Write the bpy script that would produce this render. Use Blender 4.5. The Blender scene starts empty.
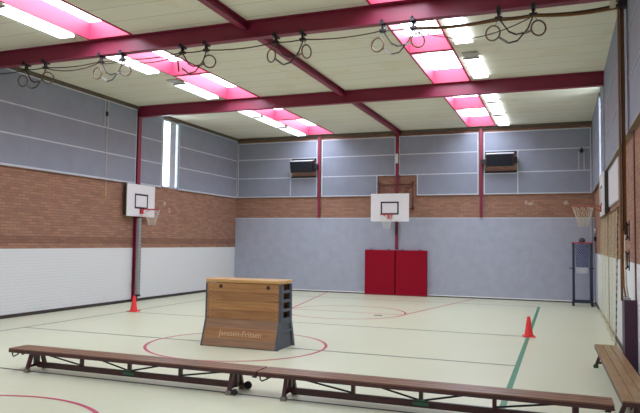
import bpy, bmesh, math, random
from mathutils import Vector, Matrix
random.seed(7)
SC = bpy.context.scene
COL = SC.collection
PI = math.pi

# ------------------------------------------------------------------ dimensions
XL, XR = -11.30, 0.94          # left / right wall faces
YN, YF = -1.55, 20.90          # near / far wall faces
ZC = 5.53                      # ceiling
ZW, ZB, ZP = 1.51, 2.59, 3.33  # white paint top, blue pad top, panel bottom
BEAMS = [4.27, 9.63, 14.93]
BH, BW = 0.31, 0.15
SKY = [(-8.36, -7.37), (-2.83, -1.93)]
BAYS = [(YN, BEAMS[0]), (BEAMS[0], BEAMS[1]), (BEAMS[1], BEAMS[2]), (BEAMS[2], YF)]

# ------------------------------------------------------------------ materials
def srgb(r, g, b):
    f = lambda c: (c / 255 / 12.92) if c / 255 <= 0.04045 else ((c / 255 + 0.055) / 1.055) ** 2.4
    return (f(r), f(g), f(b), 1.0)

def new_mat(name):
    m = bpy.data.materials.new(name); m.use_nodes = True
    nt = m.node_tree; nt.nodes.clear()
    out = nt.nodes.new('ShaderNodeOutputMaterial')
    b = nt.nodes.new('ShaderNodeBsdfPrincipled')
    nt.links.new(b.outputs[0], out.inputs[0])
    return m, nt, b, out

def mat(name, col, rough=0.5, metal=0.0, var=0.08, scale=6.0, bump=0.0, spec=0.5, stretch=(1, 1, 1)):
    m, nt, b, out = new_mat(name)
    b.inputs['Roughness'].default_value = rough
    b.inputs['Metallic'].default_value = metal
    b.inputs['Specular IOR Level'].default_value = spec
    tc = nt.nodes.new('ShaderNodeTexCoord')
    mp = nt.nodes.new('ShaderNodeMapping'); mp.inputs['Scale'].default_value = stretch
    nz = nt.nodes.new('ShaderNodeTexNoise'); nz.inputs['Scale'].default_value = scale; nz.inputs['Detail'].default_value = 5
    nt.links.new(tc.outputs['Object'], mp.inputs[0]); nt.links.new(mp.outputs[0], nz.inputs['Vector'])
    rp = nt.nodes.new('ShaderNodeValToRGB')
    lo = [max(0, c * (1 - var)) for c in col[:3]] + [1]; hi = [min(1, c * (1 + var)) for c in col[:3]] + [1]
    rp.color_ramp.elements[0].color = lo; rp.color_ramp.elements[1].color = hi
    rp.color_ramp.elements[0].position = 0.3; rp.color_ramp.elements[1].position = 0.7
    nt.links.new(nz.outputs['Fac'], rp.inputs[0]); nt.links.new(rp.outputs[0], b.inputs['Base Color'])
    if bump:
        bp = nt.nodes.new('ShaderNodeBump'); bp.inputs['Strength'].default_value = bump; bp.inputs['Distance'].default_value = 0.01
        nt.links.new(nz.outputs['Fac'], bp.inputs['Height']); nt.links.new(bp.outputs[0], b.inputs['Normal'])
    return m

def emit(name, col, strength):
    m, nt, b, out = new_mat(name)
    b.inputs['Base Color'].default_value = (0.9, 0.9, 0.9, 1)
    b.inputs['Emission Color'].default_value = col
    b.inputs['Emission Strength'].default_value = strength
    return m

def math_node(nt, op, a, b=None, c=None):
    n = nt.nodes.new('ShaderNodeMath'); n.operation = op
    for i, v in enumerate((a, b, c)):
        if v is None: continue
        if isinstance(v, (int, float)): n.inputs[i].default_value = v
        else: nt.links.new(v, n.inputs[i])
    return n.outputs[0]

def mix_col(nt, fac, a, b):
    n = nt.nodes.new('ShaderNodeMix'); n.data_type = 'RGBA'
    if isinstance(fac, (int, float)): n.inputs[0].default_value = fac
    else: nt.links.new(fac, n.inputs[0])
    for i, v in ((6, a), (7, b)):
        if isinstance(v, tuple): n.inputs[i].default_value = v
        else: nt.links.new(v, n.inputs[i])
    return n.outputs[2]

def brick_mat(name, axis, paint=None, stains=(), soldier=None):
    """axis 'y': wall runs along y; 'x': wall runs along x.  paint: z below which the brick is painted white."""
    m, nt, b, out = new_mat(name)
    tc = nt.nodes.new('ShaderNodeTexCoord')
    sp = nt.nodes.new('ShaderNodeSeparateXYZ'); nt.links.new(tc.outputs['Object'], sp.inputs[0])
    cb = nt.nodes.new('ShaderNodeCombineXYZ')
    u = sp.outputs['Y' if axis == 'y' else 'X']
    nt.links.new(u, cb.inputs[0]); nt.links.new(sp.outputs['Z'], cb.inputs[1])
    br = nt.nodes.new('ShaderNodeTexBrick')
    br.inputs['Scale'].default_value = 1.0
    br.inputs['Brick Width'].default_value = 0.22; br.inputs['Row Height'].default_value = 0.0685
    br.inputs['Mortar Size'].default_value = 0.006; br.inputs['Mortar Smooth'].default_value = 0.3
    br.inputs['Color1'].default_value = srgb(172, 130, 106)
    br.inputs['Color2'].default_value = srgb(142, 106, 90)
    br.inputs['Mortar'].default_value = srgb(120, 96, 84)
    br.inputs['Bias'].default_value = 0.0
    nt.links.new(cb.outputs[0], br.inputs['Vector'])
    nz = nt.nodes.new('ShaderNodeTexNoise'); nz.inputs['Scale'].default_value = 1.6; nz.inputs['Detail'].default_value = 8
    nt.links.new(tc.outputs['Object'], nz.inputs['Vector'])
    col = mix_col(nt, math_node(nt, 'MULTIPLY', nz.outputs['Fac'], 0.45), br.outputs['Color'], srgb(150, 104, 84))
    n2 = nt.nodes.new('ShaderNodeTexNoise'); n2.inputs['Scale'].default_value = 14; n2.inputs['Detail'].default_value = 4
    nt.links.new(tc.outputs['Object'], n2.inputs['Vector'])
    if soldier:   # a darker course of bricks
        z = sp.outputs['Z']
        band = math_node(nt, 'MULTIPLY', math_node(nt, 'GREATER_THAN', z, soldier[0]), math_node(nt, 'LESS_THAN', z, soldier[1]))
        col = mix_col(nt, math_node(nt, 'MULTIPLY', band, 0.5), col, srgb(112, 74, 62))
    for (su, sz, ru, rz) in stains:
        du = math_node(nt, 'DIVIDE', math_node(nt, 'SUBTRACT', u, su), ru)
        dz = math_node(nt, 'DIVIDE', math_node(nt, 'SUBTRACT', sp.outputs['Z'], sz), rz)
        d = math_node(nt, 'ADD', math_node(nt, 'MULTIPLY', du, du), math_node(nt, 'MULTIPLY', dz, dz))
        d = math_node(nt, 'ADD', d, math_node(nt, 'MULTIPLY', math_node(nt, 'SUBTRACT', n2.outputs['Fac'], 0.5), 5.0))
        col = mix_col(nt, math_node(nt, 'MULTIPLY', math_node(nt, 'LESS_THAN', d, 0.35), 0.75), col, srgb(196, 176, 160))
    if paint:
        fac = math_node(nt, 'LESS_THAN', sp.outputs['Z'], paint)
        wcol = mix_col(nt, math_node(nt, 'MULTIPLY', br.outputs['Fac'], 0.25), srgb(222, 225, 228), srgb(196, 198, 202))
        col = mix_col(nt, fac, col, wcol)
    nt.links.new(col, b.inputs['Base Color'])
    bp = nt.nodes.new('ShaderNodeBump'); bp.inputs['Strength'].default_value = 0.5; bp.inputs['Distance'].default_value = 0.008
    bp.invert = True
    nt.links.new(br.outputs['Fac'], bp.inputs['Height']); nt.links.new(bp.outputs[0], b.inputs['Normal'])
    b.inputs['Roughness'].default_value = 0.85
    return m

def ceiling_mat():
    m, nt, b, out = new_mat('wood_wool_ceiling')
    tc = nt.nodes.new('ShaderNodeTexCoord')
    sp = nt.nodes.new('ShaderNodeSeparateXYZ'); nt.links.new(tc.outputs['Object'], sp.inputs[0])
    br = nt.nodes.new('ShaderNodeTexBrick'); br.inputs['Scale'].default_value = 1
    br.inputs['Brick Width'].default_value = 60.0; br.inputs['Row Height'].default_value = 0.56
    br.inputs['Mortar Size'].default_value = 0.008; br.inputs['Mortar Smooth'].default_value = 0.6
    br.offset = 0.5
    br.inputs['Color1'].default_value = srgb(226, 224, 211); br.inputs['Color2'].default_value = srgb(220, 218, 203)
    br.inputs['Mortar'].default_value = srgb(150, 143, 130)
    mp = nt.nodes.new('ShaderNodeMapping'); mp.inputs['Location'].default_value = (-45, 0.1, 0)
    nt.links.new(tc.outputs['Object'], mp.inputs[0]); nt.links.new(mp.outputs[0], br.inputs['Vector'])
    nz = nt.nodes.new('ShaderNodeTexNoise'); nz.inputs['Scale'].default_value = 22; nz.inputs['Detail'].default_value = 8
    nt.links.new(tc.outputs['Object'], nz.inputs['Vector'])
    n3 = nt.nodes.new('ShaderNodeTexNoise'); n3.inputs['Scale'].default_value = 1.1
    nt.links.new(tc.outputs['Object'], n3.inputs['Vector'])
    col = mix_col(nt, math_node(nt, 'MULTIPLY', nz.outputs['Fac'], 0.35), br.outputs['Color'], srgb(204, 202, 178))
    col = mix_col(nt, math_node(nt, 'MULTIPLY', math_node(nt, 'GREATER_THAN', n3.outputs['Fac'], 0.62), 0.18), col, srgb(206, 190, 140))
    nt.links.new(col, b.inputs['Base Color'])
    b.inputs['Roughness'].default_value = 0.95
    bp = nt.nodes.new('ShaderNodeBump'); bp.inputs['Strength'].default_value = 0.4; bp.inputs['Distance'].default_value = 0.01
    nt.links.new(nz.outputs['Fac'], bp.inputs['Height']); nt.links.new(bp.outputs[0], b.inputs['Normal'])
    return m

def wood_mat(name, c1, c2, rough=0.4, axis=0, scale=3.0):
    m, nt, b, out = new_mat(name)
    tc = nt.nodes.new('ShaderNodeTexCoord')
    mp = nt.nodes.new('ShaderNodeMapping'); s = [14, 14, 14]; s[axis] = 0.9
    mp.inputs['Scale'].default_value = s
    nz = nt.nodes.new('ShaderNodeTexNoise'); nz.inputs['Scale'].default_value = scale; nz.inputs['Detail'].default_value = 6
    nz.inputs['Distortion'].default_value = 0.6
    nt.links.new(tc.outputs['Object'], mp.inputs[0]); nt.links.new(mp.outputs[0], nz.inputs['Vector'])
    rp = nt.nodes.new('ShaderNodeValToRGB')
    rp.color_ramp.elements[0].color = c1; rp.color_ramp.elements[1].color = c2
    rp.color_ramp.elements[0].position = 0.35; rp.color_ramp.elements[1].position = 0.68
    nt.links.new(nz.outputs['Fac'], rp.inputs[0]); nt.links.new(rp.outputs[0], b.inputs['Base Color'])
    b.inputs['Roughness'].default_value = rough
    return m

def floor_mat():
    m, nt, b, out = new_mat('linoleum')
    tc = nt.nodes.new('ShaderNodeTexCoord')
    n1 = nt.nodes.new('ShaderNodeTexNoise'); n1.inputs['Scale'].default_value = 0.5; n1.inputs['Detail'].default_value = 6
    n2 = nt.nodes.new('ShaderNodeTexNoise'); n2.inputs['Scale'].default_value = 40; n2.inputs['Detail'].default_value = 3
    for n in (n1, n2): nt.links.new(tc.outputs['Object'], n.inputs['Vector'])
    col = mix_col(nt, n1.outputs['Fac'], srgb(205, 205, 176), srgb(213, 212, 186))
    col = mix_col(nt, math_node(nt, 'MULTIPLY', n2.outputs['Fac'], 0.2), col, srgb(188, 190, 164))
    nt.links.new(col, b.inputs['Base Color'])
    b.inputs['Roughness'].default_value = 0.33
    b.inputs['Specular IOR Level'].default_value = 0.45
    return m

def net_mat(name, col, density, su, sv):
    """open weave: real holes where the cords are not"""
    m, nt, b, out = new_mat(name)
    b.inputs['Base Color'].default_value = col; b.inputs['Roughness'].default_value = 0.9
    tr = nt.nodes.new('ShaderNodeBsdfTransparent')
    mx = nt.nodes.new('ShaderNodeMixShader')
    uv = nt.nodes.new('ShaderNodeUVMap')
    sp = nt.nodes.new('ShaderNodeSeparateXYZ'); nt.links.new(uv.outputs[0], sp.inputs[0])
    fu = math_node(nt, 'FRACT', math_node(nt, 'MULTIPLY', math_node(nt, 'ADD', sp.outputs[0], sp.outputs[1]), su))
    fv = math_node(nt, 'FRACT', math_node(nt, 'MULTIPLY', math_node(nt, 'SUBTRACT', sp.outputs[0], sp.outputs[1]), sv))
    a = math_node(nt, 'MAXIMUM', math_node(nt, 'LESS_THAN', fu, density), math_node(nt, 'LESS_THAN', fv, density))
    nt.links.new(a, mx.inputs[0]); nt.links.new(tr.outputs[0], mx.inputs[1]); nt.links.new(b.outputs[0], mx.inputs[2])
    nt.links.new(mx.outputs[0], out.inputs[0])
    return m

M = {}
M['floor'] = floor_mat()
M['ceiling'] = ceiling_mat()
M['brick_left'] = brick_mat('brick_left', 'y', ZW, [(16.35, 2.83, 0.10, 0.10), (16.6, 2.62, 0.09, 0.14)], (1.62, 1.80))
M['brick_right'] = brick_mat('brick_right', 'y', ZW)
M['brick_far'] = brick_mat('brick_far', 'x', None, [(-0.92, 3.05, 0.2, 0.09), (0.1, 3.03, 0.12, 0.08)])
M['brick_near'] = brick_mat('brick_near', 'x', ZW)
M['panel'] = mat('acoustic_panel_grey', srgb(140, 145, 160), 0.9, var=0.05, scale=2.5)
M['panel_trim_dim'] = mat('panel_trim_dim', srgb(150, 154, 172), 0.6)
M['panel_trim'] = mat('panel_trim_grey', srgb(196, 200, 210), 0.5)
M['edge_wood'] = mat('panel_edge_wood', srgb(124, 110, 84), 0.6, var=0.15)
M['dark_trim'] = mat('ceiling_edge_trim', srgb(92, 80, 68), 0.7, var=0.15)
M['blue_pad'] = mat('blue_grey_carpet', srgb(168, 172, 188), 0.95, var=0.06, scale=3.5, bump=0.15)
M['white'] = mat('white_paint', srgb(228, 228, 230), 0.45, var=0.02)
M['black_skirt'] = mat('dark_skirting', srgb(58, 50, 48), 0.5)
M['red_steel'] = mat('red_painted_steel', srgb(130, 32, 62), 0.42, var=0.06, scale=3)
M['red_lining'] = mat('red_painted_lining', srgb(176, 50, 80), 0.55, var=0.05, scale=3)
M['sky_pane'] = emit('opal_rooflight', (0.72, 0.86, 1.0, 1), 10.0)
M['slot_pane'] = emit('frosted_daylight', (0.80, 0.92, 1.0, 1), 5.0)
M['tube'] = emit('fluorescent_diffuser', (0.84, 0.92, 1.0, 1), 4.5)
M['lamp_body'] = mat('lamp_housing', srgb(222, 222, 226), 0.4, var=0.02)
M['lamp_end'] = mat('lamp_end_grey', srgb(172, 170, 164), 0.5)
M['win_frame'] = mat('window_frame_grey', srgb(182, 188, 200), 0.5)
M['black'] = mat('black_plastic', srgb(20, 22, 30), 0.45, var=0.2)
M['dark_steel'] = mat('dark_steel', srgb(48, 44, 46), 0.4, metal=0.4)
M['steel'] = mat('steel', srgb(170, 172, 176), 0.3, metal=0.9)
M['board_white'] = mat('backboard_white', srgb(232, 230, 234), 0.35, var=0.015)
M['board_black'] = mat('target_black', srgb(28, 30, 42), 0.5)
M['rim_red'] = mat('rim_red', srgb(190, 52, 60), 0.4)
M['rim_orange'] = mat('rim_orange', srgb(158, 78, 62), 0.4)
M['cord_white'] = mat('white_cord', srgb(216, 212, 204), 0.8)
M['cord_cream'] = mat('cream_cord', srgb(214, 202, 178), 0.8)
M['brown_steel'] = mat('red_brown_steel', srgb(104, 50, 44), 0.5)
M['mat_red'] = mat('red_vinyl', srgb(146, 8, 36), 0.7, var=0.05, scale=9, bump=0.08, spec=0.15)
M['mat_edge'] = mat('dark_red_vinyl', srgb(120, 18, 38), 0.55)
M['cone'] = mat('cone_red', srgb(232, 48, 52), 0.45, var=0.05)
M['bench_wood'] = wood_mat('bench_wood', srgb(106, 72, 54), srgb(146, 106, 80), 0.32, 0)
M['bench_frame'] = wood_mat('bench_frame_wood', srgb(62, 30, 34), srgb(82, 42, 42), 0.4, 0)
M['bench_tan'] = wood_mat('bench_tan_wood', srgb(128, 98, 64), srgb(160, 126, 84), 0.35, 0)
M['groove'] = mat('bench_groove', srgb(44, 30, 26), 0.7)
M['foot_grey'] = mat('foot_rubber_grey', srgb(128, 122, 112), 0.7)
M['foot_green'] = mat('foot_rubber_green', srgb(44, 74, 48), 0.7)
M['rubber'] = mat('black_rubber', srgb(28, 28, 30), 0.6)
M['label_green'] = mat('label_green', srgb(52, 112, 88), 0.5)
M['vault_wood'] = wood_mat('vault_wood', srgb(146, 100, 62), srgb(168, 122, 78), 0.45, 0, 2.0)
M['vault_wood_b'] = wood_mat('vault_wood_pale', srgb(158, 110, 68), srgb(184, 136, 86), 0.45, 0, 2.0)
M['vault_wood_c'] = wood_mat('vault_wood_dark', srgb(132, 98, 74), srgb(152, 116, 86), 0.45, 0, 2.0)
M['vault_top'] = wood_mat('vault_top_tan', srgb(196, 148, 92), srgb(212, 166, 108), 0.3, 0, 2.0)
M['vault_end'] = mat('vault_end_grey', srgb(74, 80, 92), 0.5, var=0.06)
M['vault_hole'] = mat('grip_hole_dark', srgb(70, 46, 32), 0.8)
M['screw'] = mat('screw_pale', srgb(206, 186, 156), 0.4)
M['letter'] = mat('lettering_pale', srgb(204, 170, 134), 0.6)
M['seam_pale'] = mat('seam_pale', srgb(176, 134, 92), 0.6)
M['rope'] = mat('hemp_rope', srgb(128, 92, 58), 0.9, var=0.25, scale=60)
M['rope_dark'] = mat('dark_rope', srgb(78, 58, 44), 0.9, var=0.25, scale=60)
M['ring_wood'] = wood_mat('ring_wood', srgb(84, 62, 46), srgb(120, 92, 66), 0.4, 0)
M['strap'] = mat('leather_strap', srgb(54, 46, 40), 0.7)
M['strap_grey'] = mat('grey_webbing', srgb(132, 128, 122), 0.8)
M['line_black'] = mat('line_black', srgb(62, 74, 66), 0.4)
M['line_red'] = mat('line_red', srgb(186, 62, 96), 0.4)
M['line_green'] = mat('line_green', srgb(58, 128, 96), 0.4)
M['net'] = net_mat('hanging_net', srgb(196, 196, 156), 0.10, 26.0, 26.0)
M['net_blue'] = net_mat('blue_net', srgb(52, 66, 120), 0.22, 14.0, 14.0)
M['net_white'] = net_mat('white_net', srgb(214, 216, 222), 0.35, 14.0, 14.0)
M['navy'] = mat('navy_steel', srgb(34, 44, 66), 0.4)
M['pad_purple'] = mat('purple_pad', srgb(64, 34, 56), 0.5)
M['grey_paint'] = mat('grey_paint', srgb(150, 150, 152), 0.5)
M['cream'] = mat('cream_plastic', srgb(214, 206, 184), 0.5)
M['ball'] = mat('ball_dark', srgb(70, 72, 80), 0.6)
M['yellow_wood'] = mat('pull_handle', srgb(206, 178, 110), 0.5)

# ------------------------------------------------------------------ mesh helpers
class MB:
    def __init__(s): s.bm = bmesh.new()
    def box(s, x0, x1, y0, y1, z0, z1, bevel=0.0, mi=0, rot=None, at=None, seg=2):
        b = bmesh.new() if (bevel or rot is not None) else s.bm
        vs = [b.verts.new((x, y, z)) for x in (x0, x1) for y in (y0, y1) for z in (z0, z1)]
        for q in ((0, 1, 3, 2), (4, 6, 7, 5), (0, 4, 5, 1), (2, 3, 7, 6), (0, 2, 6, 4), (1, 5, 7, 3)):
            f = b.faces.new([vs[i] for i in q]); f.material_index = mi
        if b is not s.bm:
            if bevel:
                bmesh.ops.bevel(b, geom=b.edges[:], offset=bevel, segments=seg, affect='EDGES', profile=0.5, material=-1)
            if rot is not None:
                for v in b.verts: v.co = rot @ v.co
            s.merge(b, mi)
        return s
    def merge(s, b, mi=0):
        mp = {}
        for v in b.verts: mp[v] = s.bm.verts.new(v.co)
        for f in b.faces:
            g = s.bm.faces.new([mp[v] for v in f.verts]); g.material_index = mi; g.smooth = f.smooth
        b.free()
    def prism(s, pts, axis, a0, a1, mi=0):
        """pts: 2-D outline; extruded along axis from a0 to a1"""
        def mk(p, a):
            if axis == 0: return (a, p[0], p[1])
            if axis == 1: return (p[0], a, p[1])
            return (p[0], p[1], a)
        A = [s.bm.verts.new(mk(p, a0)) for p in pts]; B = [s.bm.verts.new(mk(p, a1)) for p in pts]
        n = len(pts)
        fs = [s.bm.faces.new(A[::-1]), s.bm.faces.new(B)]
        for i in range(n): fs.append(s.bm.faces.new((A[i], A[(i + 1) % n], B[(i + 1) % n], B[i])))
        for f in fs: f.material_index = mi
        return s
    def tube(s, pts, r, n=8, closed=False, mi=0, caps=True):
        pts = [Vector(p) for p in pts]; N = len(pts); rings = []
        prev = None
        for i, p in enumerate(pts):
            if closed: t = pts[(i + 1) % N] - pts[i - 1]
            else: t = pts[min(i + 1, N - 1)] - pts[max(i - 1, 0)]
            t.normalize()
            if prev is None:
                u = t.orthogonal().normalized()
            else:
                u = prev - t * prev.dot(t)
                u = u.normalized() if u.length > 1e-6 else t.orthogonal().normalized()
            prev = u; w = t.cross(u)
            rr = r[i] if isinstance(r, (list, tuple)) else r
            rings.append([s.bm.verts.new(p + u * (rr * math.cos(2 * PI * k / n)) + w * (rr * math.sin(2 * PI * k / n))) for k in range(n)])
        for i in range(N if closed else N - 1):
            a, b = rings[i], rings[(i + 1) % N]
            for k in range(n):
                f = s.bm.faces.new((a[k], a[(k + 1) % n], b[(k + 1) % n], b[k])); f.smooth = True; f.material_index = mi
        if caps and not closed:
            for q in (rings[0][::-1], rings[-1]):
                f = s.bm.faces.new(q); f.material_index = mi
        return s
    def bar(s, a, b, w, h=None, mi=0, up=(0, 0, 1)):
        """rectangular bar from a to b"""
        a, b = Vector(a), Vector(b); h = h or w
        t = (b - a).normalized(); up = Vector(up)
        if abs(t.dot(up)) > 0.98: up = Vector((0, 1, 0))
        sd = t.cross(up).normalized(); u = sd.cross(t)
        vs = []
        for p in (a, b):
            for i, j in ((-1, -1), (1, -1), (1, 1), (-1, 1)):
                vs.append(s.bm.verts.new(p + sd * (i * w / 2) + u * (j * h / 2)))
        for q in ((3, 2, 1, 0), (4, 5, 6, 7), (0, 1, 5, 4), (1, 2, 6, 5), (2, 3, 7, 6), (3, 0, 4, 7)):
            f = s.bm.faces.new([vs[i] for i in q]); f.material_index = mi
        return s
    def torus(s, c, R, r, normal=(0, 0, 1), n=32, k=8, mi=0):
        nv = Vector(normal).normalized(); u = nv.orthogonal().normalized(); w = nv.cross(u); c = Vector(c)
        return s.tube([c + u * R * math.cos(2 * PI * i / n) + w * R * math.sin(2 * PI * i / n) for i in range(n)], r, k, True, mi)
    def lathe(s, prof, n=24, c=(0, 0, 0), mi=0):
        c = Vector(c); rings = []
        for (r, z) in prof:
            rings.append([s.bm.verts.new(c + Vector((r * math.cos(2 * PI * k / n), r * math.sin(2 * PI * k / n), z))) for k in range(n)])
        for a, b in zip(rings, rings[1:]):
            for k in range(n):
                f = s.bm.faces.new((a[k], a[(k + 1) % n], b[(k + 1) % n], b[k])); f.smooth = True; f.material_index = mi
        f = s.bm.faces.new(rings[0][::-1]); f.material_index = mi
        f = s.bm.faces.new(rings[-1]); f.material_index = mi
        return s
    def sphere(s, c, r, mi=0, sc=(1, 1, 1), n=20):
        b = bmesh.new(); bmesh.ops.create_uvsphere(b, u_segments=n, v_segments=n // 2 + 2, radius=r)
        for v in b.verts: v.co = Vector((v.co.x * sc[0], v.co.y * sc[1], v.co.z * sc[2])) + Vector(c)
        for f in b.faces: f.smooth = True
        s.merge(b, mi); return s
    def build(s, name, mats, parent=None):
        me = bpy.data.meshes.new(name)
        bmesh.ops.recalc_face_normals(s.bm, faces=s.bm.faces[:])
        s.bm.to_mesh(me); s.bm.free()
        for m in (mats if isinstance(mats, (list, tuple)) else [mats]): me.materials.append(m)
        o = bpy.data.objects.new(name, me); COL.objects.link(o)
        if parent is not None: o.parent = parent
        return o

def thing(name, label, cat, loc=(0, 0, 0), rz=0.0, group=None):
    o = bpy.data.objects.new(name, None); COL.objects.link(o)
    o.empty_display_size = 0.1
    o.location = loc; o.rotation_euler = (0, 0, rz)
    tag(o, label, cat, group)
    return o

def tag(o, label=None, cat=None, group=None, kind=None):
    if label: o['label'] = label
    if cat: o['category'] = cat
    if group: o['group'] = group
    if kind: o['kind'] = kind
    return o

def struct(o): o['kind'] = 'structure'; return o

def copy_tree(o, parent=None):
    c = o.copy(); COL.objects.link(c)
    if parent is not None: c.parent = parent
    for ch in list(o.children): copy_tree(ch, c)
    return c

# ------------------------------------------------------------------ floor and court markings
m = MB(); m.box(XL - .3, XR + .3, YN - .3, YF + .3, -0.2, 0.0)
floor = struct(m.build('floor', M['floor']))
def flat_rect(mb, x0, x1, y0, y1, z=0.0015):
    v = [mb.bm.verts.new(p) for p in ((x0, y0, z), (x1, y0, z), (x1, y1, z), (x0, y1, z))]
    mb.bm.faces.new(v)
def flat_seg(mb, a, b, w, z=0.0015):
    a, b = Vector((*a, z)), Vector((*b, z)); t = (b - a).normalized(); n = Vector((-t.y, t.x, 0)) * w / 2
    mb.bm.faces.new([mb.bm.verts.new(p) for p in (a - n, b - n, b + n, a + n)])
def flat_arc(mb, c, R, w, a0=0, a1=2 * PI, z=0.002, n=96):
    P = []
    for i in range(n + 1):
        a = a0 + (a1 - a0) * i / n
        P.append([mb.bm.verts.new((c[0] + q * math.cos(a), c[1] + q * math.sin(a), z)) for q in (R - w / 2, R + w / 2)])
    for p, q in zip(P, P[1:]): mb.bm.faces.new((p[0], p[1], q[1], q[0]))
LX, RX = -9.85, -0.61
blk = MB()
for y in (0.36, 6.56, 9.67, 12.78, 18.97): flat_rect(blk, LX, RX - .03, y - .022, y + .022)
flat_rect(blk, LX - .022, LX + .022, 0.36, 18.97, 0.0018)
blk.build('black_court_lines', M['line_black'], floor)
grn = MB(); flat_rect(grn, RX - .035, RX + .035, 0.36, 18.97, 0.0021); grn.build('green_court_line', M['line_green'], floor)
red = MB()
flat_arc(red, (-5.13, 9.62), 1.5, .05)
for yb, yc, cx in ((20.75, 15.25, -5.1), (-1.45, 4.05, -5.25)):
    flat_arc(red, (cx, yc), 1.5, .05)
    flat_rect(red, cx - 1.5, cx + 1.5, yc - .022, yc + .022, 0.0024)
    for q in (-1, 1): flat_seg(red, (cx + q * 1.5, yc), (cx + q * 2.5, yb), .05, 0.0022)
red.build('red_court_lines', M['line_red'], floor)

# ------------------------------------------------------------------ walls
SLOT = (16.10, 16.93)
def side_wall(name, x_in, s, bm_mat):
    """x_in: inner face, s: -1 for left wall (outwards is -x), +1 right"""
    xa, xb = sorted((x_in, x_in + s * 0.32))
    m = MB()
    m.box(xa, xb, YN - .3, YF + .3, 0, ZP)
    m.box(xa, xb, YN - .3, SLOT[0], ZP, 6.2)
    m.box(xa, xb, SLOT[1], YF + .3, ZP, 6.2)
    m.box(xa, xb, SLOT[0], SLOT[1], 5.42, 6.2)
    w = struct(m.build(name, bm_mat))
    # acoustic panel cladding, bay by bay
    d = 0.06
    pa, pb = sorted((x_in, x_in - s * d)); fa, fb = sorted((x_in, x_in - s * (d + .008)))
    bays = [(YN + .02, BEAMS[0] - .1), (BEAMS[0] + .1, BEAMS[1] - .1), (BEAMS[1] + .1, BEAMS[2] - .1), (BEAMS[2] + .1, SLOT[0] - .03), (SLOT[1] + .04, YF - .09)]
    rows = [(3.36, 4.01), (4.04, 4.675), (4.705, 5.40 if s < 0 else ZC)]
    for (y0, y1) in bays:
        n = max(1, round((y1 - y0) / 1.27))
        for (z0, z1) in rows:
            for k in range(n):
                a = y0 + .03 + (y1 - y0 - .06) * k / n; b = y0 + .03 + (y1 - y0 - .06) * (k + 1) / n
                MB().box(pa, pb, a + .0015, b - .0015, z0, z1).build('acoustic_panel', M['panel'], w)
        f = MB()
        for z in (4.01, 4.675): f.box(fa, fb, y0 + .03, y1 - .03, z, z + .03)
        f.box(fa, fb, y0, y0 + .03, 3.33, 5.43); f.box(fa, fb, y1 - .03, y1, 3.33, 5.43)
        if s < 0: f.box(fa, fb, y0 + .03, y1 - .03, 5.40, 5.43)
        f.box(fa, fb, y0 + .03, y1 - .03, 3.335, 3.36)
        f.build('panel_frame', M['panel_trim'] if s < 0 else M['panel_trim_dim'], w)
        ea, eb = sorted((x_in, x_in - s * (d + .012)))
        MB().box(ea, eb, y0, y1, 3.315, 3.335).build('panel_edge', M['edge_wood'] if s > 0 else M['panel_trim'], w)
    # daylight slot
    nm = 'window_1' if s < 0 else 'window_2'
    f = MB(); xo = x_in + s * .035; fx = sorted((x_in - s * .03, xo + s * .03)); gx = sorted((x_in - s * .065, xo + s * .03))
    f.box(*gx, SLOT[0] + .001, SLOT[0] + .03, ZP + .001, 5.419); f.box(*gx, SLOT[1] - .025, SLOT[1] - .001, ZP + .001, 5.419)
    f.box(*fx, SLOT[0] + .43, SLOT[0] + .73, ZP + .001, 5.419)
    for (a_, b_) in ((SLOT[0] + .03, SLOT[0] + .43), (SLOT[0] + .73, SLOT[1] - .025)):
        f.box(*fx, a_, b_, ZP + .001, ZP + .05); f.box(*fx, a_, b_, 5.37, 5.419)
    win = struct(f.build(nm, M['win_frame']))
    px = sorted((xo, xo + s * .012))
    for (a_, b_) in ((SLOT[0] + .03, SLOT[0] + .43), (SLOT[0] + .73, SLOT[1] - .025)):
        MB().box(*px, a_, b_, ZP + .05, 5.37).build('pane', M['slot_pane'], win)
    # skirting and ceiling edge
    sx = sorted((x_in, x_in - s * .018))
    sk = struct(MB().box(*sx, YN, YF, 0, .075).build('baseboard_left' if s < 0 else 'baseboard_right', M['black_skirt']))
    tx = sorted((x_in, x_in - s * .085))
    if s < 0: struct(MB().box(*tx, YN, YF, 5.435, ZC).build('trim_1', M['dark_trim']))
    return w
wall_left = side_wall('wall_left', XL, -1, M['brick_left'])
wall_right = side_wall('wall_right', XR, 1, M['brick_right'])

m = MB(); m.box(XL - .3, XR + .3, YF, YF + .32, 0, 6.2)
wall_far = struct(m.build('wall_far', M['brick_far']))
m = MB(); m.box(XL - .3, XR + .3, YN - .32, YN, 0, 6.2)
wall_near = struct(m.build('wall_near', M['brick_near']))
struct(MB().box(XL + .085, XR - .062, YF - .085, YF, 5.435, ZC).build('trim_3', M['dark_trim']))
# blue-grey wall padding with its white cap and foot strips
pad = struct(MB().box(XL + .01, XR - .01, YF - .04, YF, .07, ZB - .03).build('trim_4', M['blue_pad']))
MB().box(XL + .005, XR - .005, YF - .045, YF, ZB - .03, ZB).build('cap_strip', M['panel_trim'], pad)
MB().box(XL + .005, XR - .005, YF - .048, YF, .035, .07).build('foot_strip', M['white'], pad)
struct(MB().box(XL + .02, XR - .02, YF - .03, YF, 0, .035).build('baseboard_far', M['black_skirt']))

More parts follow.
